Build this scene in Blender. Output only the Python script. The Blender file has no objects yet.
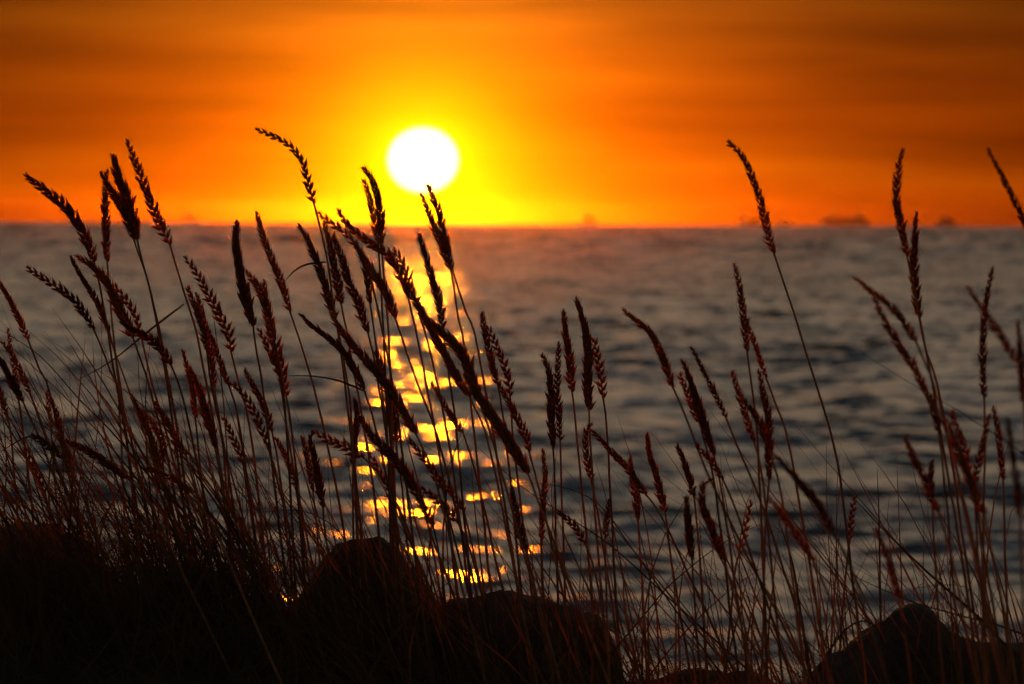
import bpy, math, random
import numpy as np
from mathutils import Vector, Matrix, noise

random.seed(11)
rng = np.random.default_rng(5)
R = math.radians
sc = bpy.context.scene
C = sc.collection

# ---------------------------------------------------------------- camera
EYE = 3.0                       # metres above the water
LENS, SENS, W, H = 260.0, 36.0, 1024, 684
F = LENS / SENS * W             # pixels per unit tangent
PITCH, ROLL = math.degrees(math.atan((342 - 225 + 7.1) / F)), 0.28
cam = bpy.data.cameras.new('camera'); co = bpy.data.objects.new('camera', cam); C.objects.link(co)
cam.lens = LENS; cam.sensor_width = SENS
cam.clip_start = 0.1; cam.clip_end = 60000
cam.dof.use_dof = True; cam.dof.focus_distance = 7.5; cam.dof.aperture_fstop = 27
co.location = (0, 0, EYE)
co.rotation_euler = (Matrix.Rotation(R(90 - PITCH), 3, 'X') @ Matrix.Rotation(R(ROLL), 3, 'Z')).to_euler()
sc.camera = co
MROT = co.rotation_euler.to_matrix()

def at(px, py, y):
    """world point on the vertical plane at distance y"""
    d = MROT @ Vector(((px - W / 2) / F, -(py - H / 2) / F, -1))
    return Vector((0, 0, EYE)) + d * (y / d.y)

# ---------------------------------------------------------------- sun direction, world, exposure
sd = MROT @ Vector(((423 - W / 2) / F, -(160 - H / 2) / F, -1)); sd.normalize()
SUN_AZ = math.atan2(sd.x, sd.y); SUN_EL = math.asin(sd.z)
SUN_STRENGTH = 2.0
sl = bpy.data.lights.new('sun', 'SUN'); so = bpy.data.objects.new('sun', sl); C.objects.link(so)
sl.energy = SUN_STRENGTH; sl.angle = R(0.53); sl.color = (1.0, 0.215, 0.002)
so.rotation_euler = sd.to_track_quat('Z', 'Y').to_euler()
so.location = (0, 0, 30)

world = bpy.data.worlds.new('World'); sc.world = world; world.use_nodes = True
nt = world.node_tree; N = nt.nodes; L = nt.links; N.clear()
def node(t, **k):
    n = N.new(t)
    for a, b in k.items(): setattr(n, a, b)
    return n
def mth(op, a, b=None, c=None):
    n = node('ShaderNodeMath', operation=op)
    for i, v in enumerate((a, b, c)):
        if v is None: continue
        if isinstance(v, (int, float)): n.inputs[i].default_value = v
        else: L.new(v, n.inputs[i])
    return n.outputs[0]
def ramp(src, stops, interp='LINEAR'):
    n = node('ShaderNodeValToRGB'); cr = n.color_ramp; cr.interpolation = interp
    while len(cr.elements) < len(stops): cr.elements.new(0.5)
    for e, (p, c) in zip(cr.elements, stops):
        e.position = p; e.color = (*c, 1) if len(c) == 3 else c
    L.new(src, n.inputs[0]); return n.outputs[0]
def vmix(a, b, f, mode='MIX'):
    n = node('ShaderNodeMix', data_type='RGBA', blend_type=mode, clamp_result=False, clamp_factor=False)
    for i, v in ((0, f), (6, a), (7, b)):
        if isinstance(v, (int, float)): n.inputs[i].default_value = v
        elif isinstance(v, tuple): n.inputs[i].default_value = (*v, 1)
        else: L.new(v, n.inputs[i])
    return n.outputs[2]
tc = node('ShaderNodeTexCoord')
nv = node('ShaderNodeVectorMath', operation='NORMALIZE'); L.new(tc.outputs['Generated'], nv.inputs[0])
sep = node('ShaderNodeSeparateXYZ'); L.new(nv.outputs[0], sep.inputs[0])
DEG = 57.29578
el = mth('MULTIPLY', mth('ARCSINE', sep.outputs[2]), DEG)
az = mth('SUBTRACT', mth('MULTIPLY', mth('ARCTAN2', sep.outputs[0], sep.outputs[1]), DEG), math.degrees(SUN_AZ))
elc = mth('MAXIMUM', el, 0.0)
dele = mth('SUBTRACT', el, math.degrees(SUN_EL))
# flattened by refraction low over the sea: vertical scale 1.08
rr = mth('SQRT', mth('ADD', mth('POWER', mth('ABSOLUTE', az), 2.0), mth('POWER', mth('MULTIPLY', mth('ABSOLUTE', dele), 1.09), 2.0)))
# low sky band 0..2.5 degrees
low = ramp(mth('DIVIDE', elc, 2.5), [
    (0.0, (0.28, 0.028, 0.002)), (0.022, (0.36, 0.038, 0.002)), (0.06, (0.66, 0.085, 0.001)), (0.16, (0.76, 0.115, 0.001)),
    (0.30, (0.70, 0.090, 0.001)), (0.46, (0.68, 0.100, 0.002)), (0.62, (0.66, 0.125, 0.005)), (0.72, (0.52, 0.115, 0.007)),
    (1.0, (0.34, 0.085, 0.008))])
# falls off away from the sun's azimuth, faster higher up
aa = mth('ABSOLUTE', mth('SUBTRACT', az, 0.35))
fall = mth('DIVIDE', 1.0, mth('ADD', 1.0, mth('MULTIPLY', mth('POWER', mth('MULTIPLY', aa, 0.36), 2.0), mth('ADD', 0.35, mth('MULTIPLY', elc, 0.95)))))
fall = mth('MAXIMUM', fall, 0.12)
# thin cloud streaks
cv = node('ShaderNodeCombineXYZ')
L.new(mth('MULTIPLY', az, 0.22), cv.inputs[0]); L.new(mth('ADD', mth('MULTIPLY', elc, 2.6), mth('MULTIPLY', az, 0.015)), cv.inputs[1])
nz = node('ShaderNodeTexNoise'); nz.inputs['Scale'].default_value = 1.0; nz.inputs['Detail'].default_value = 4; nz.inputs['Roughness'].default_value = 0.45
L.new(cv.outputs[0], nz.inputs['Vector'])
streak = ramp(nz.outputs['Fac'], [(0.34, (0.60, 0.52, 0.6)), (0.50, (0.97, 0.95, 1.0)), (0.68, (1.3, 1.5, 1.3))])
low = vmix(low, streak, 1.0, 'MULTIPLY')
fc = node('ShaderNodeCombineXYZ'); [L.new(fall, fc.inputs[i]) for i in range(3)]
low = vmix(low, fc.outputs[0], 1.0, 'MULTIPLY')
# aureole of the sun
g1 = mth('EXPONENT', mth('MULTIPLY', rr, -1 / 0.38))
g2 = mth('EXPONENT', mth('MULTIPLY', rr, -1 / 1.5))
aur = vmix(vmix((0, 0, 0), (1.6, 1.6, 0.0), g1), vmix((0, 0, 0), (0.46, 0.10, 0.0), g2), 1.0, 'ADD')
low = vmix(low, aur, 1.0, 'ADD')
# high sky
high = ramp(mth('DIVIDE', elc, 60.0), [
    (0.03, (0.50, 0.22, 0.055)), (0.08, (0.52, 0.36, 0.19)), (0.15, (0.47, 0.40, 0.29)), (0.22, (0.13, 0.125, 0.11)), (0.34, (0.052, 0.074, 0.092)), (0.7, (0.036, 0.055, 0.072)), (1.0, (0.05, 0.065, 0.08))])
back = mth('ADD', 0.34, mth('MULTIPLY', 0.66, mth('MAXIMUM', sep.outputs[1], 0.0)))
bc = node('ShaderNodeCombineXYZ'); [L.new(back, bc.inputs[i]) for i in range(3)]
high = vmix(high, bc.outputs[0], 1.0, 'MULTIPLY')
nish = node('ShaderNodeTexSky', sky_type='NISHITA', sun_disc=False)
nish.sun_elevation = SUN_EL; nish.sun_rotation = SUN_AZ; nish.air_density = 1.5; nish.dust_density = 3
high = vmix(high, nish.outputs[0], 0.03, 'ADD')
mr = node('ShaderNodeMapRange', interpolation_type='SMOOTHSTEP'); L.new(el, mr.inputs[0]); mr.inputs[1].default_value = 1.9; mr.inputs[2].default_value = 5.0
sky = vmix(low, high, mr.outputs[0])
# the sun's disc
md = node('ShaderNodeMapRange', interpolation_type='SMOOTHSTEP'); L.new(rr, md.inputs[0])
md.inputs[1].default_value = 0.250; md.inputs[2].default_value = 0.285; md.inputs[3].default_value = 1; md.inputs[4].default_value = 0
sky = vmix(sky, (7.0, 4.6, 1.25), md.outputs[0])
bg = node('ShaderNodeBackground'); L.new(sky, bg.inputs[0]); bg.inputs[1].default_value = 1.0
wo = node('ShaderNodeOutputWorld'); L.new(bg.outputs[0], wo.inputs[0])
world.cycles.sampling_method = 'MANUAL'; world.cycles.sample_map_resolution = 2048

vs = sc.view_settings
vs.view_transform = 'Standard'; vs.look = 'None'; vs.exposure = 0; vs.gamma = 1; vs.use_curve_mapping = False
cy = sc.cycles
cy.use_denoising = True; cy.max_bounces = 5; cy.diffuse_bounces = 4; cy.glossy_bounces = 2; cy.transmission_bounces = 2
cy.volume_bounces = 0; cy.transparent_max_bounces = 8; cy.sample_clamp_indirect = 4; cy.caustics_reflective = False
cy.use_adaptive_sampling = False

# ---------------------------------------------------------------- materials
def mat(name):
    m = bpy.data.materials.new(name); m.use_nodes = True
    return m, m.node_tree, m.node_tree.nodes['Principled BSDF']
def noisy(name, c1, c2, scale, rough=0.8, bump=0.0, transl=0.0, detail=6, spec=0.3, bscale=None, tcol=(1.6, 1.0, .7)):
    m, t, p = mat(name)
    o = t.nodes.new('ShaderNodeTexCoord'); n = t.nodes.new('ShaderNodeTexNoise')
    oi = t.nodes.new('ShaderNodeObjectInfo')
    n.inputs['Scale'].default_value = scale; n.inputs['Detail'].default_value = detail
    t.links.new(o.outputs['Object'], n.inputs['Vector'])
    r = t.nodes.new('ShaderNodeValToRGB'); r.color_ramp.elements[0].position = .35; r.color_ramp.elements[1].position = .65
    r.color_ramp.elements[0].color = (*c1, 1); r.color_ramp.elements[1].color = (*c2, 1)
    t.links.new(n.outputs['Fac'], r.inputs[0])
    hv = t.nodes.new('ShaderNodeHueSaturation'); t.links.new(r.outputs[0], hv.inputs['Color'])
    mm = t.nodes.new('ShaderNodeMapRange'); mm.inputs[3].default_value = .7; mm.inputs[4].default_value = 1.3
    t.links.new(oi.outputs['Random'], mm.inputs[0]); t.links.new(mm.outputs[0], hv.inputs['Value'])
    t.links.new(hv.outputs[0], p.inputs['Base Color'])
    p.inputs['Roughness'].default_value = rough; p.inputs['Specular IOR Level'].default_value = spec
    if bump:
        b = t.nodes.new('ShaderNodeBump'); b.inputs['Strength'].default_value = bump; b.inputs['Distance'].default_value = .02
        n2 = t.nodes.new('ShaderNodeTexNoise'); n2.inputs['Scale'].default_value = bscale or scale * 3; n2.inputs['Detail'].default_value = 8
        t.links.new(o.outputs['Object'], n2.inputs['Vector'])
        t.links.new(n2.outputs['Fac'], b.inputs['Height']); t.links.new(b.outputs[0], p.inputs['Normal'])
    if transl:
        tr = t.nodes.new('ShaderNodeBsdfTranslucent'); mx = t.nodes.new('ShaderNodeMixShader'); mx.inputs[0].default_value = transl
        mc = t.nodes.new('ShaderNodeMix'); mc.data_type = 'RGBA'; mc.blend_type = 'MULTIPLY'; mc.inputs[0].default_value = 1; mc.clamp_result = False
        t.links.new(hv.outputs[0], mc.inputs[6]); mc.inputs[7].default_value = (*tcol, 1)
        t.links.new(mc.outputs[2], tr.inputs[0])
        out = t.nodes['Material Output']
        t.links.new(p.outputs[0], mx.inputs[1]); t.links.new(tr.outputs[0], mx.inputs[2]); t.links.new(mx.outputs[0], out.inputs[0])
    return m
M_head = noisy('seed_head_husk', (.20, .085, .035), (.36, .16, .06), 260, .75, transl=.6, tcol=(2.2, 1.75, 1.1))
M_stem = noisy('dry_stem', (.22, .10, .04), (.34, .17, .07), 60, .6, transl=.22, tcol=(2.4, 1.4, .8))
M_leaf = noisy('grass_leaf', (.10, .06, .02), (.20, .11, .04), 40, .6, transl=.30)
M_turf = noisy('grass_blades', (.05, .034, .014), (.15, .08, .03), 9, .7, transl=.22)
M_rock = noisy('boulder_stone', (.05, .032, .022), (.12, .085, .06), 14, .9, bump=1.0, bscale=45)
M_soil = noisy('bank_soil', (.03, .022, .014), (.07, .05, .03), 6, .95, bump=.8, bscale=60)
M_hull = noisy('ship_hull', (.05, .04, .045), (.08, .06, .06), 1, .6)
M_deck = noisy('ship_upperworks', (.16, .14, .13), (.25, .22, .2), 1, .6)

SLX, SLY = .85, 1.35
m, t, p = mat('sea_water')
p.inputs['Base Color'].default_value = (.012, .026, .032, 1); p.inputs['Roughness'].default_value = .24
p.inputs['IOR'].default_value = 1.333; p.inputs['Specular IOR Level'].default_value = .5
tcw = t.nodes.new('ShaderNodeTexCoord')
def wnoise(scale, detail, sx=1.0, sy=1.0):
    mp = t.nodes.new('ShaderNodeMapping'); mp.inputs['Scale'].default_value = (sx, sy, 1)
    n = t.nodes.new('ShaderNodeTexNoise'); n.inputs['Scale'].default_value = scale; n.inputs['Detail'].default_value = detail; n.inputs['Roughness'].default_value = .5
    t.links.new(tcw.outputs['Object'], mp.inputs[0]); t.links.new(mp.outputs[0], n.inputs['Vector']); return n.outputs['Fac']
geo = t.nodes.new('ShaderNodeNewGeometry')
def vm(op, a, b=None, sc_=None):
    n = t.nodes.new('ShaderNodeVectorMath'); n.operation = op
    for i, v in enumerate((a, b)):
        if v is None: continue
        if isinstance(v, tuple): n.inputs[i].default_value = v
        else: t.links.new(v, n.inputs[i])
    if sc_ is not None:
        if isinstance(sc_, float): n.inputs['Scale'].default_value = sc_
        else: t.links.new(sc_, n.inputs['Scale'])
    return n.outputs[0]
def slopes(scale, detail, stretch, k):
    mp = vm('MULTIPLY', geo.outputs['Position'], stretch)
    n = t.nodes.new('ShaderNodeTexNoise'); n.inputs['Scale'].default_value = scale; n.inputs['Detail'].default_value = detail; n.inputs['Roughness'].default_value = .55
    t.links.new(mp, n.inputs['Vector'])
    return vm('MULTIPLY', vm('SUBTRACT', n.outputs['Color'], (.5, .5, .5)), k)
gust = t.nodes.new('ShaderNodeTexNoise'); gust.inputs['Scale'].default_value = 1; gust.inputs['Detail'].default_value = 4
t.links.new(vm('MULTIPLY', geo.outputs['Position'], (.30, .028, .0)), gust.inputs['Vector'])
gm = t.nodes.new('ShaderNodeMapRange'); gm.inputs[1].default_value = .3; gm.inputs[2].default_value = .7; gm.inputs[3].default_value = .25; gm.inputs[4].default_value = 2.1
t.links.new(gust.outputs['Fac'], gm.inputs[0])
sl_ = vm('ADD', slopes(3.0, 3, (.7, 1.0, 0), (SLX, SLY, 0)), slopes(.55, 2, (.6, 1.0, 0), (SLX * .7, SLY * .8, 0)))
dist = t.nodes.new('ShaderNodeVectorMath'); dist.operation = 'LENGTH'; t.links.new(geo.outputs['Position'], dist.inputs[0])
dm = t.nodes.new('ShaderNodeMapRange'); dm.inputs[1].default_value = 150; dm.inputs[2].default_value = 1200; dm.inputs[3].default_value = 1.0; dm.inputs[4].default_value = 2.6
t.links.new(dist.outputs['Value'], dm.inputs[0])
# open water further out is rougher than the sheltered shore
gg = t.nodes.new('ShaderNodeMath'); gg.operation = 'MULTIPLY'; t.links.new(gm.outputs[0], gg.inputs[0]); t.links.new(dm.outputs[0], gg.inputs[1])
sl_ = vm('SCALE', sl_, None, gg.outputs[0])
# seen at grazing angles only the wave faces turned to the shore show
fm = t.nodes.new('ShaderNodeMapRange'); fm.inputs[1].default_value = 150; fm.inputs[2].default_value = 1300; fm.inputs[3].default_value = .035; fm.inputs[4].default_value = .20
t.links.new(dist.outputs['Value'], fm.inputs[0])
sl_ = vm('ADD', sl_, vm('SCALE', (0, -1, 0), None, fm.outputs[0]))
t.links.new(vm('NORMALIZE', vm('ADD', geo.outputs['Normal'], sl_)), p.inputs['Normal'])
M_sea = m

# ---------------------------------------------------------------- mesh helpers
def link_mesh(name, V, Fc, m, parent=None, smooth=False):
    me = bpy.data.meshes.new(name)
    me.from_pydata([tuple(v) for v in V], [], Fc); me.update()
    if smooth: me.polygons.foreach_set('use_smooth', [True] * len(me.polygons))
    me.materials.append(m)
    o = bpy.data.objects.new(name, me); C.objects.link(o)
    if parent: o.parent = parent
    return o
def tag(o, label=None, cat=None, group=None, kind=None):
    for k, v in (('label', label), ('category', cat), ('group', group), ('kind', kind)):
        if v: o[k] = v
    return o
def empty(name, loc):
    o = bpy.data.objects.new(name, None); o.location = loc; o.empty_display_size = .05; C.objects.link(o); return o

# ---------------------------------------------------------------- the bank
def ground_z(x, y):
    s = max(0.0, min(1.0, (y - 7.3) / 11.0))
    z = 2.30 + .14 * max(0, min(1, (y - 1) / 5)) - 2.9 * s ** 1.15
    lx = 1 / (1 + math.exp((x + .19) / .035))
    band = math.exp(-((y - 7.35) / .55) ** 2)
    z += (.125 * lx + .055) * band
    z += .03 * noise.noise(Vector((x * 1.7, y * 1.7, 3))) + .015 * noise.noise(Vector((x * 7, y * 7, 9)))
    return z
xs = np.concatenate([np.linspace(-14, -1.6, 40), np.linspace(-1.5, 1.5, 150), np.linspace(1.6, 14, 40)])
ys = np.concatenate([np.linspace(-8, 5.4, 40), np.linspace(5.5, 9, 150), np.linspace(9.2, 24, 60)])
V = [(x, y, ground_z(x, y)) for y in ys for x in xs]; nx = len(xs)
Fc = [(j * nx + i, j * nx + i + 1, (j + 1) * nx + i + 1, (j + 1) * nx + i) for j in range(len(ys) - 1) for i in range(nx - 1)]
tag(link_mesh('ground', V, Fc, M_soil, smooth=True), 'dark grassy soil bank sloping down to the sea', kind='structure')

# ---------------------------------------------------------------- the sea (it follows the earth's curve, so the horizon is a true one)
EARTH = 6371000.0 * 1.16
SWELL = .0020
def sea():
    r = [8.0]
    while r[-1] < 7400: r.append(r[-1] * 1.0036 if r[-1] > 30 else r[-1] * 1.01)
    while r[-1] < 12000: r.append(r[-1] * 1.02)
    r = np.array(r)
    a = np.concatenate([np.linspace(-75, -14, 60)[:-1], np.linspace(-14, -5.2, 80)[:-1], np.linspace(-5.2, 5.2, 380), np.linspace(5.2, 14, 80)[1:], np.linspace(14, 75, 60)[1:]])
    a = np.radians(a)
    Rr, A = np.meshgrid(r, a, indexing='ij')
    X = Rr * np.sin(A); Y = Rr * np.cos(A)
    sp = np.gradient(r)[:, None] * np.ones_like(A)
    Z = np.zeros_like(X); vt = 0.0; ve = np.zeros_like(X)
    lam = np.exp(rng.uniform(math.log(.38), math.log(4.2), 110))
    for l in lam:
        th = rng.normal(0, .75) + math.pi * .5 + .25
        k = 2 * math.pi / l
        amp = .0135 * l ** .62 * rng.uniform(.6, 1.4) * .21
        ky = abs(math.sin(th)) + .05
        fade = np.clip((l / ky / (sp * 2.2) - 1) / 1.2, 0, 1)
        ph = k * (X * math.cos(th) + Y * math.sin(th)) + rng.uniform(0, 6.28)
        Z += amp * fade * (np.sin(ph) + .22 * np.cos(2 * ph)); vt += (amp * k) ** 2; ve += (amp * k * fade) ** 2
    for l in np.exp(rng.uniform(math.log(8), math.log(60.0), 34)):
        th = rng.normal(0, .5) + math.pi * .5 - .2
        k = 2 * math.pi / l; amp = SWELL * l * np.clip((Rr - 300) / 900, 0, 1)
        fade = np.clip((l / (sp * 2.2) - 1) / 1.2, 0, 1)
        Z += amp * fade * np.sin(k * (X * math.cos(th) + Y * math.sin(th)) + rng.uniform(0, 6.28)); vt += (amp * k) ** 2; ve += (amp * k * fade) ** 2
    Z *= np.clip(np.sqrt(vt / (ve + 1e-6)), 1, 2.3)
    Z[-1] = 0; Z -= Rr ** 2 / (2 * EARTH)
    V = np.stack([X, Y, Z], -1).reshape(-1, 3)
    n0, n1 = X.shape
    idx = np.arange(n0 * n1).reshape(n0, n1)
    q = np.stack([idx[:-1, :-1], idx[:-1, 1:], idx[1:, 1:], idx[1:, :-1]], -1).reshape(-1, 4)[:, ::-1]
    me = bpy.data.meshes.new('sea')
    me.vertices.add(len(V)); me.vertices.foreach_set('co', V.ravel().astype(np.float32))
    me.loops.add(q.size); me.loops.foreach_set('vertex_index', q.ravel().astype(np.int32))
    me.polygons.add(len(q)); me.polygons.foreach_set('loop_start', np.arange(0, q.size, 4, dtype=np.int32))
    me.polygons.foreach_set('loop_total', np.full(len(q), 4, np.int32)); me.polygons.foreach_set('use_smooth', np.ones(len(q), bool))
    me.update(calc_edges=True); me.materials.append(M_sea)
    o = bpy.data.objects.new('sea', me); C.objects.link(o)
    tag(o, 'rippled grey sea with a golden sun path', kind='structure')
sea()

# ---------------------------------------------------------------- haze
HZ = True
if HZ:
    a, b, z0, z1 = -12500, 12500, -13.0, 22.0
    V = [(x, y, z) for z in (z0, z1) for (x, y) in ((a, -300), (b, -300), (b, 12500), (a, 12500))]
    Fc = [(3, 2, 1, 0), (4, 5, 6, 7), (0, 1, 5, 4), (1, 2, 6, 5), (2, 3, 7, 6), (3, 0, 4, 7)]
    m = bpy.data.materials.new('sea_haze'); m.use_nodes = True; t = m.node_tree; t.nodes.clear()
    pv = t.nodes.new('ShaderNodeVolumePrincipled'); o = t.nodes.new('ShaderNodeOutputMaterial')
    pv.inputs['Color'].default_value = (.95, .50, .30, 1); pv.inputs['Density'].default_value = 1.4e-6; pv.inputs['Anisotropy'].default_value = .98
    t.links.new(pv.outputs[0], o.inputs['Volume'])
    tag(link_mesh('haze', V, Fc, m), 'warm evening haze over the sea', kind='stuff')

# ---------------------------------------------------------------- ships on the horizon
def box(V, Fc, x0, x1, y0, y1, z0, z1, tx=0.0):
    i = len(V)
    V += [(x0 + tx * .5, y0, z0), (x1 - tx * .5, y0, z0), (x1 - tx * .5, y1, z0), (x0 + tx * .5, y1, z0), (x0, y0, z1), (x1, y0, z1), (x1, y1, z1), (x0, y1, z1)]
    Fc += [tuple(i + k for k in f) for f in ((3, 2, 1, 0), (4, 5, 6, 7), (0, 1, 5, 4), (1, 2, 6, 5), (2, 3, 7, 6), (3, 0, 4, 7))]
def hull(Lg, B, D):
    st = [(-.5, .75, 1.0), (-.42, .95, 1.0), (0, 1, 1.0), (.3, .95, 1.02), (.42, .6, 1.12), (.5, .05, 1.25)]
    V, Fc = [], []
    for s, w, h in st:
        V += [(s * Lg, -B / 2 * w, D * h), (s * Lg - (.03 * Lg if s > .4 else 0), -B / 2 * w * .75, -.8), (s * Lg - (.03 * Lg if s > .4 else 0), B / 2 * w * .75, -.8), (s * Lg, B / 2 * w, D * h)]
    for i in range(len(st) - 1):
        a = i * 4; b = a + 4
        Fc += [(a, a + 1, b + 1, b), (a + 1, a + 2, b + 2, b + 1), (a + 2, a + 3, b + 3, b + 2), (a + 3, a, b, b + 3)]
    Fc += [(0, 3, 2, 1), (len(V) - 4, len(V) - 3, len(V) - 2, len(V) - 1)]
    return V, Fc
def ship(px, y, Lg, B, D, blocks, masts, label, cat='ship', flip=1, rot=0, sails=None):
    p = at(px, 224, y)
    e = empty('ship' if cat == 'ship' else 'sailing_boat', (p.x, y, -y * y / (2 * EARTH))); e.rotation_euler.z = rot; e.scale.x = flip
    tag(e, label, cat, 'ships on the horizon')
    V, Fc = hull(Lg, B, D); link_mesh('hull', V, Fc, M_hull, e)
    for nm, x0, x1, z0, z1, w in blocks:
        V, Fc = [], []; box(V, Fc, x0 * Lg, x1 * Lg, -B * w / 2, B * w / 2, z0, z1, -.01 * Lg); link_mesh(nm, V, Fc, M_deck if nm != 'cargo' else M_hull, e)
    for x, z0, z1, r in masts:
        V, Fc = [], []; box(V, Fc, x * Lg - r, x * Lg + r, -r, r, z0, z1); box(V, Fc, x * Lg - r * .6, x * Lg + r * .6, -B * .3, B * .3, z1 * .8, z1 * .8 + r); link_mesh('mast', V, Fc, M_hull, e)
    if sails:
        for nm, pts in sails:
            V = [(x, -.15, z) for x, z in pts] + [(x, .15, z) for x, z in pts]; n = len(pts)
            Fc = [tuple(range(n))[::-1], tuple(range(n, 2 * n))] + [(i, (i + 1) % n, n + (i + 1) % n, n + i) for i in range(n)]
            link_mesh(nm, V, Fc, M_deck, e)
    return e
ship(588, 5200, 13, 4, 1.8, [('cabin', -.18, .14, 1.8, 3.4, .7)], [(.02, 1.8, 8.6, .22)], 'small two-sailed boat on the horizon just right of the sun', 'sailing boat',
     sails=[('sail', [(-5, 2.6), (0, 2.6), (0, 8.2)]), ('sail', [(.5, 2.2), (5.8, 2.2), (.5, 7.4)])])
ship(845, 7000, 46, 10, 4.2, [('superstructure', -.47, .40, 4.2, 8.6, .9), ('bridge', .24, .38, 8.6, 10.6, .8), ('funnel', -.28, -.2, 8.6, 12, .3)], [(.3, 10.6, 14, .3)], 'long low ferry hazy on the horizon, widest of the ships')
ship(948, 7400, 24, 7, 3.2, [('superstructure', -.4, .2, 3.2, 7.4, .8), ('bridge', -.25, .05, 7.4, 10.4, .7)], [(-.1, 10.4, 13.5, .3)], 'compact ship with tall bridge, farthest right on the horizon')
ship(752, 7400, 27, 8, 3.5, [('superstructure', -.45, -.15, 3.5, 10.8, .8), ('cargo', -.08, .38, 3.5, 7.6, .8)], [(-.3, 10.8, 13.5, .3)], 'cargo ship on the horizon behind the tall bent stalk right of centre')
ship(785, 8600, 16, 5, 2.5, [('superstructure', -.3, .2, 2.5, 7.0, .8)], [(0, 7, 11, .25)], 'small faint ship between the cargo ship and the long ferry')
ship(192, 7200, 18, 6, 2.8, [('superstructure', -.36, .12, 2.8, 8.0, .8), ('bridge', -.25, 0, 8, 10.2, .7)], [(-.1, 10.2, 13, .25)], 'faint lone ship on the horizon left of the sun')

# ---------------------------------------------------------------- boulders
def boulder(pxs, y, depth, label, seed, rough=.02):
    """silhouette of the crest in the photograph, turned into a rounded solid of real depth standing on the ground"""
    pts = [at(px, py, y) for px, py in pxs]
    n = len(pts); M = 26; V, Fc = [], []
    c0 = sum((q.x for q in pts)) / n
    # dense resample
    XS = np.linspace(pts[0].x, pts[-1].x, 60); ZS = np.interp(XS, [q.x for q in pts], [q.z for q in pts])
    ZS = np.convolve(np.pad(ZS, 2, mode='edge'), [.1, .2, .4, .2, .1], 'valid')
    gz = 2.1
    for i, (x, zt) in enumerate(zip(XS, ZS)):
        u = (i / 59) * 2 - 1
        prof = math.sqrt(max(0.02, 1 - abs(u) ** 3.2))
        for j in range(M):
            v = j / (M - 1) * 2 - 1
            s = math.copysign(abs(v) ** .9, v)
            yy = y + depth * .5 * s * (.45 + .55 * prof)
            zz = gz + (zt - gz) * (1 - abs(v) ** 3.5) ** .8
            p = Vector((x, yy, zz))
            d = noise.fractal(p * 7 + Vector((seed, 0, 0)), .9, 2.2, 6) * rough * 1.3 - abs(noise.noise(p * 16 + Vector((0, seed, 0)))) * rough * 1.1 - abs(noise.noise(p * 45 + Vector((0, seed, 0)))) * rough * .5
            V.append((x + d * u * .6, yy + d * s, zz + (d * .6 + rough * .55 if abs(v) < .97 else 0)))
    for i in range(59):
        for j in range(M - 1):
            a = i * M + j; Fc.append((a, a + M, a + M + 1, a + 1))
    Fc.append(tuple(range(M))); Fc.append(tuple(range(59 * M, 60 * M))[::-1])
    for i in range(59): pass
    Fc.append(tuple([i * M for i in range(59, -1, -1)] + [i * M + M - 1 for i in range(60)]))
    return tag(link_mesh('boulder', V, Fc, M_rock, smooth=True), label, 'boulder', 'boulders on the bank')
boulder([(-190, 640), (-120, 575), (-60, 548), (0, 538), (18, 533), (45, 534), (70, 542), (92, 562), (108, 600), (118, 650)], 7.75, .34, 'broad dark boulder behind grass at the far left', 1)
boulder([(270, 640), (282, 606), (308, 572), (335, 545), (365, 537), (385, 538), (405, 549), (422, 571), (434, 598), (446, 650)], 7.7, .22, 'dark round-topped boulder beneath the sun path', 2)
boulder([(418, 660), (428, 624), (446, 604), (478, 597), (515, 600), (545, 609), (575, 620), (600, 634), (615, 652), (628, 690)], 7.5, .26, 'long sloping boulder just right of the round-topped one', 3)
boulder([(650, 690), (675, 679), (700, 676), (725, 679), (748, 677), (765, 684), (775, 695)], 7.45, .14, 'low boulder barely showing at the bottom right of centre', 4, .010)
boulder([(805, 700), (822, 676), (840, 650), (862, 630), (885, 614), (902, 604), (916, 602), (932, 610), (944, 628), (958, 642), (975, 648), (1010, 649), (1050, 649), (1090, 660), (1130, 690)], 7.0, .30, 'angular peaked boulder at the bottom right corner', 5, .015)

# ---------------------------------------------------------------- grass stalks
def catmull(P, step):
    out = []
    Q = [P[0] * 2 - P[1]] + list(P) + [P[-1] * 2 - P[-2]]
    for i in range(1, len(Q) - 2):
        a, b, c, d = Q[i - 1:i + 3]
        n = max(2, int((c - b).length / step))
        for k in range(n):
            u = k / n
            out.append(.5 * ((2 * b) + (c - a) * u + (2 * a - 5 * b + 4 * c - d) * u * u + (3 * b - a - 3 * c + d) * u ** 3))
    out.append(P[-1].copy())
    return out
def frame(t):
    s = t.cross(Vector((0, 1, 0)))
    if s.length < 1e-4: s = Vector((1, 0, 0))
    s.normalize(); return s, s.cross(t).normalized()
def tube(V, Fc, P, r0, r1, n=5):
    base = len(V); m = len(P)
    for i, p in enumerate(P):
        t = (P[min(i + 1, m - 1)] - P[max(i - 1, 0)]).normalized(); s, f = frame(t)
        r = r0 + (r1 - r0) * i / (m - 1)
        for k in range(n):
            a = 6.2832 * k / n; V.append(p + s * (math.cos(a) * r) + f * (math.sin(a) * r))
    for i in range(m - 1):
        for k in range(n):
            a = base + i * n + k; b = base + i * n + (k + 1) % n; Fc.append((a, b, b + n, a + n))
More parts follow.
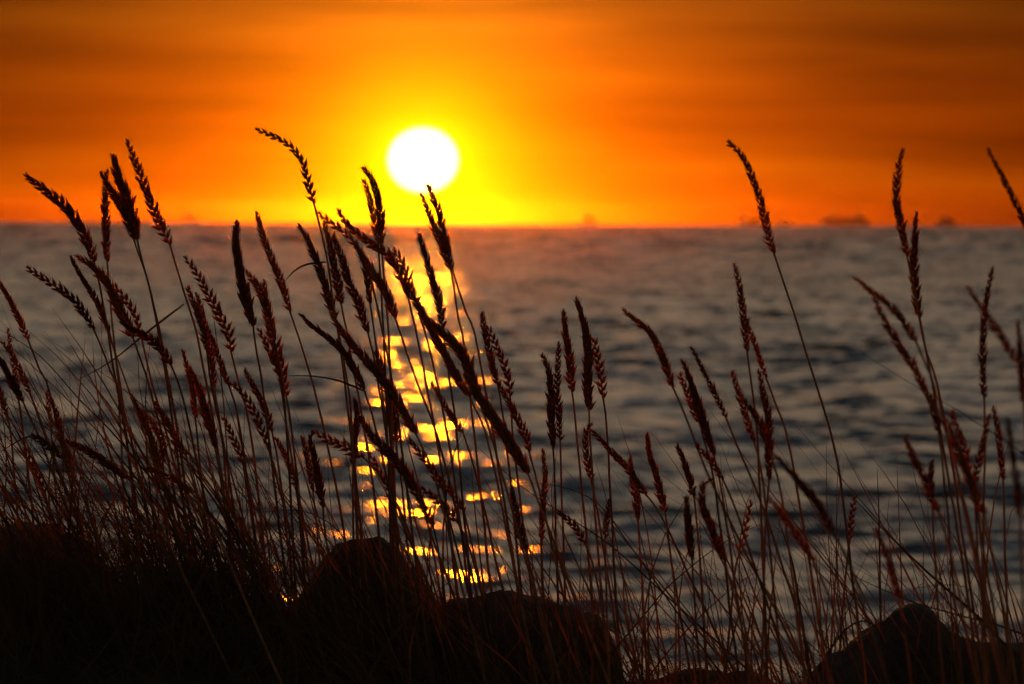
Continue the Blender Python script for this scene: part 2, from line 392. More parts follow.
def spindle(V, Fc, p, d, ln, w, n=5):
    s, f = frame(d); base = len(V); prof = ((0, .35), (.14, .85), (.36, 1), (.6, .8), (.8, .45), (1, .06))
    bend = s * random.uniform(-.05, .05) * ln
    for u, r in prof:
        c = p + d * (u * ln) + bend * (u * u)
        for k in range(n):
            a = 6.2832 * k / n; V.append(c + s * (math.cos(a) * r * w) + f * (math.sin(a) * r * w * .75))
    for i in range(len(prof) - 1):
        for k in range(n):
            a = base + i * n + k; b = base + i * n + (k + 1) % n; Fc.append((a, b, b + n, a + n))
    Fc.append(tuple(base + (len(prof) - 1) * n + k for k in range(n)))
def ribbon(V, Fc, P, w, tip=.1, roll=0.0):
    """folded leaf blade with real thickness, root first"""
    base = len(V); m = len(P)
    for i, p in enumerate(P):
        t = (P[min(i + 1, m - 1)] - P[max(i - 1, 0)]).normalized(); s, f = frame(t)
        s2 = s * math.cos(roll) + f * math.sin(roll); f2 = f * math.cos(roll) - s * math.sin(roll)
        u = i / (m - 1); ww = w * (min(1, .55 + u * 3) * (1 - u) ** .55 + .03)
        V += [p - s2 * ww * .5, p + f2 * ww * .22, p + s2 * ww * .5, p + f2 * (ww * .22 - .00025)]
    for i in range(m - 1):
        a = base + i * 4; b = a + 4
        Fc += [(a, a + 1, b + 1, b), (a + 1, a + 2, b + 2, b + 1), (a + 2, a + 3, b + 3, b + 2), (a + 3, a, b, b + 3)]

def stalk(head, stem, y, label, w=9.5, open_=.30, leaf=None, lw=2.6, tilt=None):
    tilt = random.uniform(-.06, .06) if tilt is None else tilt
    if head[0][0] > 600 and y < 7.15: y = 7.4 - (7.4 - y) * 1.75      # the right-hand clumps stand nearer the lens
    px = y / F
    # depth shifts gently along the stalk
    pts = list(head) + list(stem)
    ymin, ymax = min(q[1] for q in pts), max(q[1] for q in pts)
    dep = lambda q: y + tilt * (ymax - q[1]) / max(1, ymax - ymin)
    HP = [at(*q, dep(q)) for q in head]; SP = [at(*q, dep(q)) for q in stem]
    full = [HP[-1]] + SP
    # carry the stem down into the ground
    d = (full[-1] - full[-2]).normalized(); d.z = min(d.z, -.85); d.normalize()
    last = full[-1].copy(); k = 0
    while last.z > ground_z(last.x, last.y) - .01 and k < 80: last = last + d * .015; k += 1
    if k: full.append(last)
    root = full[-1]
    e = empty('grass_stalk', root); tag(e, label, 'grass stalk', 'seed-headed grass stalks on the bank')
    inv = lambda V: [v - root for v in V]
    path = catmull(full, .012)
    # tiny irregularities and joints
    for i, q in enumerate(path[1:-1]):
        q += Vector((noise.noise(q * 30), 0, 0)) * .0008
    V, Fc = [], []; tube(V, Fc, path, .00070 + px * .35, .00095 + px * .85)
    jn = len(path) // 2
    if len(path) > 12:
        q = path[jn:jn + 3]
        tube(V, Fc, [q[0], (q[0] + q[1]) / 2, q[1]], .0014, .0014)
    link_mesh('stem', inv(V), Fc, M_stem, e, True)
    # seed head: two ranks of pointed spikelets along the axis
    ax = catmull(HP[::-1], .0008); n = len(ax)
    ln = sum((ax[i + 1] - ax[i]).length for i in range(n - 1)); wd = w * px
    V, Fc = [], []; tube(V, Fc, ax[::4] + [ax[-1]], wd * .13, wd * .08, 5)
    cnt = max(13, int(ln / (.0027 + .0009 * (open_ > .33)))); phi = random.uniform(-.6, .6)
    sl = max(.0085, min(.016, wd * 1.3))
    for i in range(cnt):
        u = i / (cnt - 1); q = ax[min(n - 1, int(u * (n - 1) * .97))]; k2 = min(n - 2, max(1, int(u * (n - 1) * .97)))
        t = (ax[k2 + 1] - ax[k2 - 1]).normalized(); s, f = frame(t)
        env = min(1, .72 + u * 1.6) * (1 - max(0, (u - .4) / .6) ** 2.0 * (.5 if w > 9 else .38)) * random.uniform(.85, 1.15)
        side = 1 if i % 2 else -1
        ph = phi + u * .5 + random.uniform(-.25, .25)
        o = (s * math.cos(ph) + f * math.sin(ph)) * side
        a = (open_ + .16) * (1.1 - .4 * u) * random.uniform(.55, 1.4)
        for dv, l2 in ((0, 1), (.75, .85), (-.8, .8)):
            oo = (o * math.cos(dv) + s.cross(t) * math.sin(dv)).normalized()
            a2 = a * random.uniform(.7, 1.1)
            dd = (t * math.cos(a2) + oo * math.sin(a2)).normalized()
            spindle(V, Fc, q + oo * wd * .12 * env, dd, sl * min(env, 1 - .3 * u * u) * l2 * random.uniform(.8, 1.1), wd * (.15 if open_ > .33 else .145) * env)
        # the fine awns that catch the light
        for _ in range(4):
            dd = (t + o * random.uniform(-.2, 1.0) + f * random.uniform(-.4, .4)).normalized()
            p0 = q + o * wd * .3 * env
            tube(V, Fc, [p0, p0 + dd * sl * .6], .00018, .00005, 3)
    spindle(V, Fc, ax[-2], (ax[-1] - ax[-6]).normalized(), sl * .35, wd * .10)
    link_mesh('seed_head', inv(V), Fc, M_head, e, True)
    if leaf:
        LP = catmull([at(*q, y) for q in leaf], .01); V, Fc = [], []; ribbon(V, Fc, LP, lw * px, roll=.4)
        link_mesh('leaf', inv(V), Fc, M_leaf, e)
    return e

T = [
 # head (tip..base), stem, distance, label, width px, openness
 ([(26,176),(48,193),(70,212),(86,238),(94,262)], [(101,290),(112,360),(128,450),(150,600)], 7.5, 'big nodding ear curving left across the horizon at the far left', 11.5, .36),
 ([(107,171),(105,195),(106,225),(107,262)], [(112,320),(119,400),(128,600)], 8.3, 'blurred upright thin ear standing just behind the far left nodding ear', 8.5, .3),
 ([(101,174),(112,192),(124,212),(134,240)], [(150,290),(172,400),(205,620)], 7.4, 'left ear of the crossed pair rising over the horizon at left', 9.5, .28),
 ([(114,157),(119,178),(128,203),(137,240)], [(152,300),(168,390),(196,600)], 7.5, 'right ear of the crossed pair rising over the horizon at left', 12.5, .28),
 ([(127,141),(138,170),(149,198),(159,222),(170,245)], [(184,292),(200,350),(222,480),(238,620)], 7.45, 'tall toothed ear leaning left above the horizon, tallest on the left', 10.5, .42, [(184,304),(150,330),(110,362),(72,383)]),
 ([(28,268),(50,283),(72,298),(86,316),(94,330)], [(110,370),(124,410),(165,600)], 7.35, 'drooping ear arching left over the water below the far left nodding ear', 9, .34),
 ([(71,258),(82,278),(96,300),(109,331)], [(118,370),(130,470),(142,600)], 7.7, 'slim ear leaning left between the drooping ear and its larger neighbour', 8, .25),
 ([(77,257),(92,266),(107,283),(119,307),(133,338)], [(150,390),(172,480),(190,600)], 7.4, 'thick ear crossing the slim one below the far left nodding ear', 11.5, .3),
 ([(116,287),(126,300),(135,315),(139,328)], [(150,375),(168,440),(205,600)], 7.5, 'short stubby ear to the right of the thick crossing ear', 8.5, .42),
 ([(122,323),(140,333),(158,346),(171,365)], [(183,400),(205,500),(230,610)], 7.3, 'strongly leaning stout ear under the stubby one', 10.5, .34),
 ([(-4,277),(8,297),(18,317),(28,340)], [(40,370),(53,405),(95,600)], 7.6, 'notched ear entering from the left edge under the horizon', 8, .3),
 ([(8,329),(11,350),(15,374),(17,392)], [(24,440),(42,600)], 7.5, 'narrow upright ear close to the left edge, below the notched ear', 6, .25),
 ([(-6,352),(5,368),(14,386),(23,402)], [(45,452),(100,600)], 7.3, 'thick ear sloping across the lower left edge', 9.5, .25),
 ([(2,342),(12,355),(22,374),(30,394)], [(45,432),(105,600)], 7.4, 'slender ear beside the upright one at the left edge', 7, .25),
 ([(-1,386),(3,400),(7,418)], [(12,445),(24,600)], 7.6, 'tiny ear tip cut by the left edge above the bowed leaf', 7, .25),
 ([(47,391),(49,408),(51,428)], [(56,500),(62,600)], 8.5, 'faint blurred ear behind the lumpy upright ear at left', 6, .25),
 ([(51,397),(57,418),(62,441),(68,461),(74,480)], [(82,530),(92,600)], 7.5, 'lumpy upright ear above the far left boulder', 8.5, .3),
 ([(33,436),(42,441),(52,448),(63,459)], [(84,500),(115,600)], 7.2, 'gold-tipped short ear drooping over the far left boulder', 9, .36, [(62,458),(40,438),(24,438),(-6,456)]),
 ([(67,441),(82,448),(98,457),(112,467),(128,479)], [(150,505),(195,600)], 7.0, 'thick blurred ear sloping down right above the left boulder', 10, .22),
 ([(24,453),(31,463),(38,478),(45,493)], [(52,530),(62,600)], 7.5, 'small toothed ear hanging over the left boulder near the edge', 7, .34),
 ([(131,395),(141,415),(151,438),(158,464),(157,490)], [(160,540),(166,610)], 7.9, 'dark bent ear between the left boulder and the round-topped one', 9.5, .22),
 ([(147,416),(156,429),(162,444),(163,462)], [(166,520),(174,600)], 7.6, 'small ear pressed against the dark bent ear', 8, .25),
 ([(155,403),(165,419),(176,439),(186,456)], [(200,510),(220,600)], 7.2, 'reddish sloping ear right of the dark bent ear', 8.5, .25),
 ([(147,468),(162,474),(178,482),(193,494)], [(215,530),(245,600)], 6.9, 'thick blurred ear lying nearly flat in the left tussock', 8.5, .2),
 ([(185,258),(197,273),(208,294),(221,318),(229,336),(231,352)], [(240,388),(250,430),(270,600)], 7.45, 'ragged open ear with splayed spikelets left of the fat ear', 9.5, .46),
 ([(188,288),(195,306),(203,328),(207,352)], [(212,390),(228,470),(246,600)], 7.5, 'left of two parallel ears under the ragged open ear', 8.5, .3),
 ([(197,294),(202,312),(208,340),(213,368),(214,388)], [(222,440),(236,600)], 7.6, 'right and longer of two parallel ears under the ragged open ear', 8, .28),
 ([(207,327),(213,341),(221,364),(229,386)], [(240,430),(264,600)], 7.4, 'slim ear beginning beside the two parallel ears, leaning left', 7.5, .26),
 ([(237,223),(236,243),(240,272),(246,300),(253,326)], [(257,355),(264,400),(288,600)], 7.4, 'fat club-like ear standing upright with its tip at the horizon', 14, .24),
 ([(247,273),(256,284),(263,298),(270,318)], [(276,350),(286,420),(296,600)], 7.45, 'leaning ear touching the right side of the fat club-like ear', 9.5, .3),
 ([(264,282),(266,303),(270,325),(276,348),(282,372),(286,396)], [(293,440),(306,600)], 7.5, 'long bristly ear with open base right of the fat ear', 11, .4),
 ([(259,330),(265,342),(272,356),(279,376)], [(286,420),(312,600)], 7.55, 'small ear tucked against the foot of the long bristly ear', 8, .38),
 ([(256,213),(263,235),(272,260),(282,285),(290,312)], [(300,342),(313,385),(326,440),(340,510),(356,620)], 7.5, 'slender clean ear with hair-thin tip reaching the horizon, left of the bent ear', 8.5, .26),
 ([(183,351),(188,370),(193,392),(195,418)], [(200,470),(214,600)], 7.6, 'dark slim ear overlapping a thicker one above the left tussock', 8, .24),
 ([(190,368),(199,388),(205,410),(211,430),(215,448)], [(222,490),(240,600)], 7.4, 'thicker ear of an overlapping dark pair above the left tussock', 10.5, .3),
 ([(231,383),(243,394),(252,408),(260,425),(268,447)], [(277,480),(308,600)], 7.4, 'knobbly ear leaning left above the tussock, under the fat ear', 9, .36),
 ([(245,371),(255,389),(264,406),(272,432)], [(279,470),(294,600)], 7.6, 'smooth ear just above and right of the knobbly ear', 8, .24),
 ([(224,419),(232,435),(239,452),(243,464)], [(249,500),(264,600)], 7.5, 'short toothed ear low in the tussock left of the knobbly ear', 8, .36),
 ([(276,438),(285,455),(293,474),(297,488)], [(303,520),(322,610)], 7.6, 'dim ear low behind the long bristly ear', 7.5, .26),
 ([(302,437),(306,452),(310,472),(313,492)], [(317,530),(322,600)], 7.9, 'blurred vertical ear left of the gold-hooked one', 7.5, .22),
 ([(313,432),(310,440),(314,455),(318,478),(323,508)], [(326,540),(334,600)], 7.4, 'vertical lumpy ear hanging under the gold-hooked tip near the round boulder', 9.5, .28),
 ([(314,432),(328,440),(345,447),(364,458)], [(385,482),(408,530),(428,600)], 7.4, 'shaggy golden ear bent almost flat left of the sun path', 9.5, .5),
 ([(301,315),(316,329),(338,346),(353,366),(364,390)], [(376,430),(392,510),(402,600)], 7.3, 'long arching ear with glowing tip entering the sun path from the left', 9.5, .26, [(366,392),(340,381),(312,376),(283,376)]),
 ([(299,225),(310,245),(320,270),(328,295),(335,318)], [(343,355),(352,430),(360,600)], 7.45, 'gold-rimmed ear leaning left, left of the horizon tangle below the sun', 9.5, .28, [(326,262),(308,264),(294,271),(284,283)]),
 ([(257,130),(273,136),(290,146),(302,161),(308,182),(314,204)], [(323,240),(333,300),(347,400),(368,600)], 7.4, 'tall ear bent over sharply to the left above the horizon, left of the sun', 8.5, .34),
 ([(364,168),(372,180),(378,200),(381,222),(381,244)], [(385,290),(390,370),(398,600)], 7.5, 'taller of twin glowing ears just left of the sun', 9, .28),
 ([(364,181),(370,199),(374,220),(378,244)], [(381,290),(386,400),(392,600)], 7.5, 'shorter of twin glowing ears just left of the sun', 8, .26),
 ([(317,212),(330,222),(345,233),(357,246)], [(372,285),(395,400),(420,600)], 7.4, 'leaning ear at the left end of the tangle under the sun', 8, .34),
 ([(338,211),(350,227),(368,242),(387,254),(401,275),(408,297)], [(418,340),(440,460),(458,600)], 7.4, 'longest ear of the horizon tangle, sloping right beneath the sun', 10.5, .44),
 ([(394,251),(403,264),(411,288),(418,310)], [(428,345),(450,450),(470,600)], 7.45, 'open toothed ear at the right end of the tangle under the sun', 9, .48),
 ([(408,286),(418,305),(430,328),(443,352),(461,383),(470,397)], [(490,450),(520,600)], 7.1, 'thick long ear cutting diagonally across the bright top of the sun path', 10.5, .26),
 ([(428,320),(446,336),(461,352),(470,372),(479,398)], [(495,450),(540,610)], 7.0, 'stout reddish ear right of the sun path, its tip over the glitter', 13.5, .3),
 ([(466,375),(479,396),(494,418),(510,443),(528,474)], [(545,520),(580,610)], 6.7, 'broad blurred red ear right of the sun path, pointing down right', 15, .2),
 ([(419,235),(425,254),(432,278),(439,302),(443,332)], [(448,370),(456,430),(472,600)], 7.45, 'lone ear standing in the glitter right under the sun', 8.5, .26),
 ([(422,195),(430,216),(438,236),(446,256),(451,270)], [(458,318),(466,360),(492,600)], 7.5, 'left of the forked pair whose tips touch the sun', 8, .3),
 ([(429,186),(434,200),(440,216),(444,236),(452,268)], [(465,310),(480,360),(520,600)], 7.5, 'right of the forked pair whose tips touch the sun', 8.5, .28),
 ([(324,222),(330,245),(334,266),(338,286),(341,304)], [(350,350),(372,480),(386,600)], 7.4, 'ear hanging straight below the bent ear into the tangle', 9.5, .28),
 ([(333,235),(343,262),(350,285),(359,304),(368,333)], [(376,370),(392,480),(402,600)], 7.45, 'ear close right of the one hanging under the bent ear', 9, .3),
 ([(355,242),(364,262),(368,284),(370,304)], [(376,345),(388,450),(396,600)], 7.6, 'short red ear in the middle of the tangle under the sun', 8, .26),
 ([(356,245),(371,270),(384,290),(392,308),(395,318)], [(402,340),(420,390),(441,450),(478,600)], 7.35, 'smooth dark ear dropping from the tangle onto the sun path', 10.5, .24),
 ([(331,314),(346,336),(366,360),(386,384),(403,410),(416,434)], [(435,480),(465,600)], 7.0, 'long blurred diagonal ear crossing the left rim of the sun path', 11.5, .24),
 ([(376,352),(379,360),(382,370),(384,380)], [(389,420),(400,600)], 7.5, 'tiny ear upright over the sun path', 8, .36),
 ([(355,400),(357,418),(355,440),(353,466)], [(353,520),(356,600)], 7.7, 'dark vertical ear on the left rim of the glitter', 9, .24),
 ([(360,417),(373,437),(393,457),(408,477),(417,492)], [(430,530),(455,600)], 7.3, 'dark knotted ear sloping over the lower sun path', 11, .3),
 ([(386,384),(390,400),(393,420),(396,442)], [(402,490),(412,600)], 7.6, 'thick upright ear hidden among diagonals over the sun path', 11, .28),
 ([(432,384),(441,399),(450,414),(463,433)], [(476,475),(505,600)], 7.5, 'separate thin ear leaning left in the right half of the glitter', 7.5, .3),
 ([(368,450),(376,465),(385,482),(393,500)], [(400,540),(412,600)], 7.5, 'low ear above the left shoulder of the round boulder', 7.5, .36),
 ([(410,440),(419,452),(431,468),(443,490)], [(452,530),(470,600)], 7.5, 'shaggy ear low over the glitter, above the gap between boulders', 8.5, .36),
 ([(421,488),(432,496),(445,507),(458,523)], [(470,550),(488,620)], 7.4, 'toothed ear at the lowest bright band of the sun path', 9, .42),
 ([(401,466),(411,481),(420,500),(433,526)], [(440,560),(448,630)], 7.4, 'dark ear pointing down to the gap between the two middle boulders', 9, .3),
 ([(439,478),(448,488),(457,500),(464,512)], [(472,545),(486,610)], 7.5, 'small ear right of the lowest bright band', 8, .34),
 ([(482,314),(485,332),(491,360),(498,386)], [(502,410),(507,450),(522,600)], 7.4, 'left ear of the pair just right of the sun path, gold at its tip', 8.5, .26),
 ([(488,327),(497,348),(504,364),(509,384),(510,396)], [(514,450),(532,600)], 7.45, 'right toothed ear of the pair just right of the sun path', 8.5, .36),
 ([(499,384),(508,401),(518,420),(527,440),(529,452)], [(539,490),(564,600)], 7.3, 'leaning red ear below the pair right of the sun path', 8.5, .28),
 ([(543,355),(549,374),(551,397),(552,425),(553,448)], [(555,500),(558,620)], 7.4, 'left and reddest of four upright ears right of the sun path', 9.5, .24),
 ([(559,343),(558,365),(557,390),(559,415),(560,440)], [(562,500),(566,620)], 7.5, 'long thin second of four upright ears right of the sun path', 7.5, .3),
 ([(564,311),(566,335),(570,362),(572,392)], [(577,440),(592,600)], 7.5, 'symmetric third of four upright ears right of the sun path', 9.5, .3),
 ([(577,299),(584,325),(588,350),(588,378),(589,410)], [(592,470),(602,600)], 7.4, 'tallest and thickest of the upright ears right of the sun path', 11.5, .24),
 ([(594,340),(598,358),(601,378),(603,398)], [(607,435),(616,600)], 7.5, 'pale ladder-like ear clinging right of the tallest upright ear', 9, .5),
 ([(591,424),(586,432),(586,450),(588,464),(591,480)], [(598,512),(614,620)], 7.4, 'beaded ear hanging with a hooked top below the four upright ears', 7.5, .28),
 ([(592,430),(608,448),(624,464),(636,480),(646,495)], [(662,518),(705,610)], 7.2, 'long ear arching right away from the beaded hooked ear', 8.5, .26),
 ([(543,450),(545,478),(543,506),(541,540)], [(543,590),(550,660)], 7.1, 'thick blurred vertical ear over the long sloping boulder', 8, .24),
 ([(512,487),(515,506),(520,530),(527,552)], [(535,590),(548,660)], 7.2, 'dull red ear left of the thick vertical one over the sloping boulder', 9.5, .24),
 ([(559,512),(568,520),(577,530),(585,544)], [(594,570),(608,640)], 7.4, 'small toothed ear bent left over the right end of the sloping boulder', 8.5, .36),
 ([(609,500),(607,518),(605,538)], [(606,580),(608,650)], 7.0, 'short bright red spindle-shaped ear right of the sloping boulder', 7.5, .2),
 ([(630,459),(633,480),(637,504),(638,520)], [(641,570),(646,660)], 7.4, 'straight ear between the arching ear and the pointed one', 8.5, .26),
 ([(647,435),(650,456),(656,474),(661,494),(665,512)], [(671,560),(688,660)], 7.4, 'needle-topped dark ear standing alone in open water right of centre', 9, .28),
 ([(678,447),(684,462),(690,480),(694,497)], [(699,550),(706,660)], 7.3, 'ear with a side floret, first right of the needle-topped ear', 8.5, .32),
 ([(624,311),(639,323),(652,335),(662,356),(673,388)], [(686,418),(706,470),(742,545),(795,650)], 6.8, 'smooth blurred club ear bowing left in open water right of centre', 10.5, .18),
 ([(683,362),(690,380),(698,404),(706,430),(714,455)], [(722,495),(745,650)], 6.9, 'thick dark ear with a second prong, right of the smooth club ear', 11.5, .22),
 ([(680,375),(686,390),(693,408),(700,424)], [(715,490),(735,650)], 6.95, 'lower side prong leaning on the thick dark ear', 8, .24),
 ([(692,348),(704,372),(716,396),(726,418)], [(738,448),(762,505),(806,640)], 6.9, 'slim straight ear just right of the pronged pair', 7.5, .2),
 ([(735,265),(740,290),(744,320),(747,352)], [(752,390),(758,450),(766,640)], 6.9, 'tall dark vertical ear left of the long bare stem', 8.5, .24),
 ([(745,317),(752,336),(759,356),(766,378)], [(776,405),(791,455),(822,640)], 6.9, 'leaning ear crossing the foot of the tall dark vertical ear', 7.5, .22),
 ([(732,372),(738,391),(744,410),(754,442)], [(763,485),(778,640)], 6.8, 'left of the crossed dark trio below the tall vertical ear', 8.5, .22),
 ([(759,371),(763,392),(768,415),(769,445),(769,480)], [(765,540),(762,650)], 6.8, 'upright knotted one of the crossed dark trio below the tall ear', 10, .26),
 ([(742,396),(752,411),(762,427),(770,450)], [(782,500),(800,640)], 6.7, 'sloping one of the crossed dark trio below the tall ear', 9.5, .2),
 ([(698,446),(706,455),(714,465),(723,480)], [(738,515),(775,630)], 6.8, 'short ear bending left under the pronged pair', 8, .24),
 ([(711,480),(703,486),(703,506),(713,532),(725,562)], [(735,600),(750,660)], 6.7, 'hook-topped thick ear low right of centre', 11, .24),
 ([(687,498),(688,518),(690,540),(692,560)], [(695,610),(700,670)], 6.9, 'stout vertical ear beside the hook-topped one', 10.5, .22),
 ([(751,502),(748,516),(743,538),(739,554)], [(734,580),(726,670)], 7.4, 'sharp toothed ear leaning right, unlike its neighbours, low right of centre', 7.5, .38),
 ([(774,455),(797,479),(817,503),(833,532)], [(852,572),(880,660)], 6.1, 'very blurred close ear sloping down right toward the peaked boulder', 11.5, .16),
 ([(769,498),(782,514),(797,535),(814,562)], [(830,600),(856,670)], 6.3, 'second very blurred ear lower left of the first, sloping right', 9.5, .16),
 ([(728,142),(742,156),(752,177),(762,206),(768,232),(774,254)], [(790,302),(815,382),(836,455),(850,560),(862,660)], 7.0, 'very tall ear curling left above the horizon on a long bare stem', 8.5, .3),
 ([(902,150),(898,175),(897,205),(902,230),(907,256)], [(918,310),(935,400),(962,560),(975,650)], 6.7, 'tall wavy upright ear crossing the horizon on the right', 9.5, .28),
 ([(916,214),(915,240),(914,268),(917,300),(919,318)], [(926,350),(942,405),(966,560),(980,650)], 6.8, 'shorter ear fused along the tall wavy upright ear', 10.5, .26),
 ([(855,278),(870,290),(890,306),(904,322),(916,342)], [(930,375),(944,420),(962,500),(992,640)], 6.3, 'upper of two blurred ears bowing left together on the right', 9.5, .18),
 ([(873,296),(885,321),(899,345),(913,366),(926,392)], [(938,415),(953,455),(995,640)], 6.4, 'lower of two blurred ears bowing left together on the right', 9.5, .2),
 ([(993,268),(988,290),(984,322),(983,358),(984,398)], [(985,450),(983,540),(985,650)], 6.6, 'straight upright ear crossed by another near the right edge', 8.5, .26),
 ([(968,287),(977,301),(988,316),(1001,336),(1017,362)], [(1030,400),(1050,520)], 6.0, 'blurred ear slanting behind the straight upright one near the right edge', 10, .18),
 ([(1018,322),(1020,345),(1022,372),(1024,405)], [(1026,450),(1028,560),(1030,660)], 6.0, 'thick vertical ear half cut by the right edge', 10, .2),
 ([(988,150),(1000,172),(1012,196),(1025,224),(1034,250)], [(1050,320),(1085,520)], 6.4, 'tall ear leaving the top right edge above the horizon', 8.5, .22),
 ([(905,437),(913,456),(924,478),(938,512)], [(950,550),(968,640)], 6.3, 'blurred dark ear above the peaked boulder, leaning left', 9.5, .2),
 ([(932,462),(931,476),(932,494)], [(934,540),(940,640)], 6.6, 'small upright ear against the blurred one above the peaked boulder', 8, .22),
 ([(920,380),(931,402),(936,418),(939,434)], [(946,500),(958,640)], 6.5, 'reddish ear low under the two bowing ears', 9, .22),
 ([(952,413),(958,430),(964,446),(970,470)], [(980,530),(1000,650)], 6.5, 'left arm of the V of ears at lower right', 8.5, .24),
 ([(989,416),(984,440),(979,460),(974,488)], [(978,560),(986,650)], 6.5, 'right arm of the V of ears at lower right', 8.5, .26),
 ([(993,407),(998,430),(1001,458),(1003,480)], [(1005,560),(1008,650)], 6.7, 'pointed ear right of the V of ears', 8, .24),
 ([(1008,420),(1012,450),(1017,485),(1020,520)], [(1022,580),(1024,660)], 5.9, 'long blurred vertical ear in the lower right corner region', 8.5, .16),
 ([(948,420),(958,450),(970,480),(984,515)], [(994,560),(1010,650)], 6.2, 'darkest thick ear running down through the V of ears', 12, .2),
 ([(855,497),(852,514),(850,538)], [(846,570),(838,670)], 7.4, 'short sharp toothed ear left of the peaked boulder', 7, .36),
 ([(876,528),(884,548),(892,572),(899,598)], [(904,630),(908,660)], 6.3, 'blurred ear standing in front of the peaked boulder', 8, .18),
]
for row in T: stalk(*row)

# ---------------------------------------------------------------- single leaf blades one can tell apart
def blade(pts, y, label, w=3.2, m=None):
    P = [at(*q, y) for q in pts]                      # root first
    d = (P[0] - P[1]).normalized(); d.z = min(d.z, -.6); d.normalize()
    last = P[0].copy(); k = 0
    while last.z > ground_z(last.x, last.y) - .01 and k < 80: last = last + d * .015; k += 1
    P = [last] + P if k else P
    V, Fc = [], []; ribbon(V, Fc, catmull(P, .01), w * y / F, roll=random.uniform(-.6, .6))
    root = P[0]
    o = link_mesh('grass_shoot', [v - root for v in V], Fc, m or M_leaf); o.location = root
    tag(o, label, 'grass shoot', 'long loose grass shoots without ears')
blade([(235,590),(190,520),(150,477),(110,430),(79,399),(40,356),(-4,327)], 7.4, 'long straight blade slanting down from the left edge', 3)
blade([(165,570),(130,525),(104,497),(92,490),(60,493),(18,499)], 7.4, 'thin blade kinked flat above the far left boulder', 2.2)
blade([(360,600),(345,540),(310,513),(272,511),(240,517)], 7.5, 'thin arched blade in the tussock left of the round boulder', 2.2)
blade([(1030,665),(1010,650),(977,616),(925,570),(886,532),(846,490)], 6.9, 'long broad blade descending right over the peaked boulder', 5)
blade([(1060,660),(1011,630),(958,615),(905,599),(838,569)], 6.6, 'blade lying across the top of the peaked boulder', 4)
blade([(818,672),(830,650),(845,630),(862,621),(877,628),(886,655)], 6.7, 'hooped blade bent over on the left flank of the peaked boulder', 5)
blade([(1000,660),(985,610),(965,587),(932,586),(896,592)], 6.9, 'thin level blade above the peaked boulder', 2)
blade([(952,650),(965,603),(975,570),(982,545)], 6.9, 'straight blade leaning right behind the peaked boulder', 2.4)
blade([(962,655),(980,622),(1000,582)], 6.8, 'second straight blade leaning right behind the shelf of the peaked boulder', 3.4)
blade([(881,640),(880,580),(879,520),(877,466)], 6.9, 'single vertical blade left of the blurred ears at lower right', 4.2)
blade([(1060,500),(1024,455),(982,426),(947,404),(907,381),(848,344)], 5.9, 'faint thin blade crossing the two bowing ears', 2.4)
blade([(640,560),(606,512),(588,497),(558,486),(514,482)], 7.3, 'thin blade arching left under the four upright ears', 2.2)
blade([(808,660),(800,610),(793,565),(787,545),(777,515)], 7.0, 'dark curved leaf left of the peaked boulder', 5)
blade([(715,640),(660,590),(610,545),(560,512),(520,485),(470,440)], 7.3, 'long thin blade sloping right across the sloping boulder', 2.6)
blade([(640,620),(670,585),(720,545),(765,522)], 7.3, 'thin blade rising right across open water right of centre', 2.2)
blade([(815,690),(835,640),(852,600),(868,566)], 7.1, 'thin blade rising right just before the peaked boulder', 2.2)

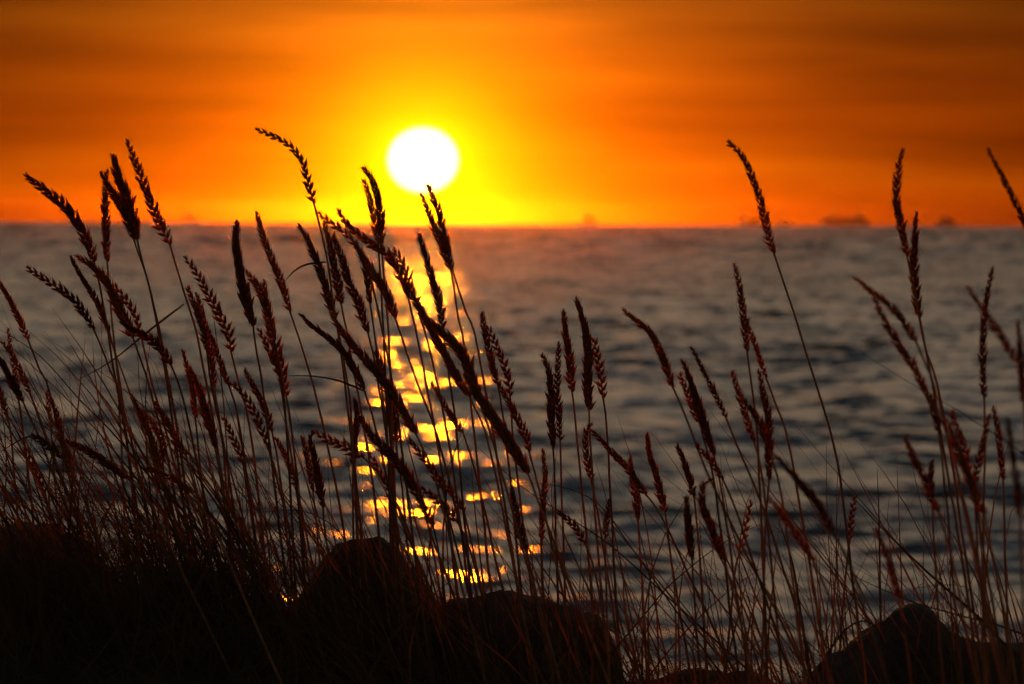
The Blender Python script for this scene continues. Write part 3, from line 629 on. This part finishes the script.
# ---------------------------------------------------------------- uncounted grass
def turf():
    V, Fc = [], []
    def put(x, y, h, lean, curl, w, ylean=0.0, n=7):
        z = ground_z(x, y) - .01; base = len(V)
        a = random.uniform(0, 3.14); ca, sa = math.cos(a) * .5 * w, math.sin(a) * .5 * w
        kx = random.uniform(-.012, .012)
        for i in range(n):
            u = i / (n - 1); xx = x + lean * h * u + curl * h * u * u * u + kx * h * math.sin(u * 5); yy = y + ylean * h * u * u
            zz = z + h * (u - .22 * min(2.2, abs(curl)) * u ** 3)
            ww = (1 - u) ** .6 + .03
            V.extend([(xx - ca * ww, yy - sa * ww, zz), (xx + sa * ww * .3, yy - ca * ww * .3, zz + .0002), (xx + ca * ww, yy + sa * ww, zz)])
        for i in range(n - 1):
            a0 = base + i * 3
            Fc.extend([(a0, a0 + 1, a0 + 4, a0 + 3), (a0 + 1, a0 + 2, a0 + 5, a0 + 4)])
    P = .001
    # left tussock
    for _ in range(3400):
        px = random.triangular(-140, 345, 190); y = random.uniform(7.0, 7.85)
        x = (px - 512) / F * y
        h = .02 + random.random() ** 2.6 * .14
        put(x, y, h, random.gauss(-.28, .38), random.gauss(-.1, .35), random.uniform(.0012, .0030))
    # tall thin bare stems and leaves of the tussock
    for _ in range(560):
        px = random.uniform(-60, 500); y = random.uniform(7.1, 7.8); x = (px - 512) / F * y
        h = random.uniform(.12, .36)
        put(x, y, h, random.gauss(-.40, .24), random.gauss(-.08, .16), random.uniform(.0022, .0040), n=9)
    # broader curved leaves and broken stems crossing one another
    for _ in range(260):
        px = random.uniform(-80, 620); y = random.uniform(7.0, 7.7); x = (px - 512) / F * y
        put(x, y, random.uniform(.08, .24), random.gauss(-.35, .5), random.gauss(-.5, .8), random.uniform(.0026, .0048), n=12)
    for _ in range(90):
        px = random.uniform(600, 1100); y = random.uniform(6.4, 7.4); x = (px - 512) / F * y
        put(x, y, random.uniform(.10, .22), random.gauss(.1, .6), random.gauss(.3, .9), random.uniform(.0022, .0042), n=12)
    # right hand side
    for _ in range(560):
        px = random.uniform(440, 1100); y = random.uniform(6.3, 7.6); x = (px - 512) / F * y
        h = random.uniform(.10, .34)
        put(x, y, h, random.gauss(-.26, .26), random.gauss(-.05, .18), random.uniform(.0016, .0034), n=9)
    for _ in range(900):
        px = random.uniform(380, 1150); y = random.uniform(6.7, 7.6); x = (px - 512) / F * y
        put(x, y, random.uniform(.04, .12), random.gauss(-.1, .5), random.gauss(0, .5), random.uniform(.0012, .003))
    # thatch in front of and over the boulders
    for _ in range(1700):
        px = random.uniform(-150, 640); y = random.uniform(6.75, 7.5); x = (px - 512) / F * y
        put(x, y, random.uniform(.03, .13), random.gauss(-.1, .8), random.gauss(0, .8), random.uniform(.001, .0026), random.uniform(-.5, .3))
    # the rest of the bank, beside the view
    for _ in range(2500):
        x = random.choice([random.uniform(-4, -.75), random.uniform(.75, 4)]); y = random.uniform(6.4, 8.2)
        put(x, y, random.uniform(.08, .3), random.gauss(-.2, .3), random.gauss(-.1, .3), random.uniform(.0015, .003), n=6)
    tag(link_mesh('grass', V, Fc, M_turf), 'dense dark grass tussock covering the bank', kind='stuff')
turf()
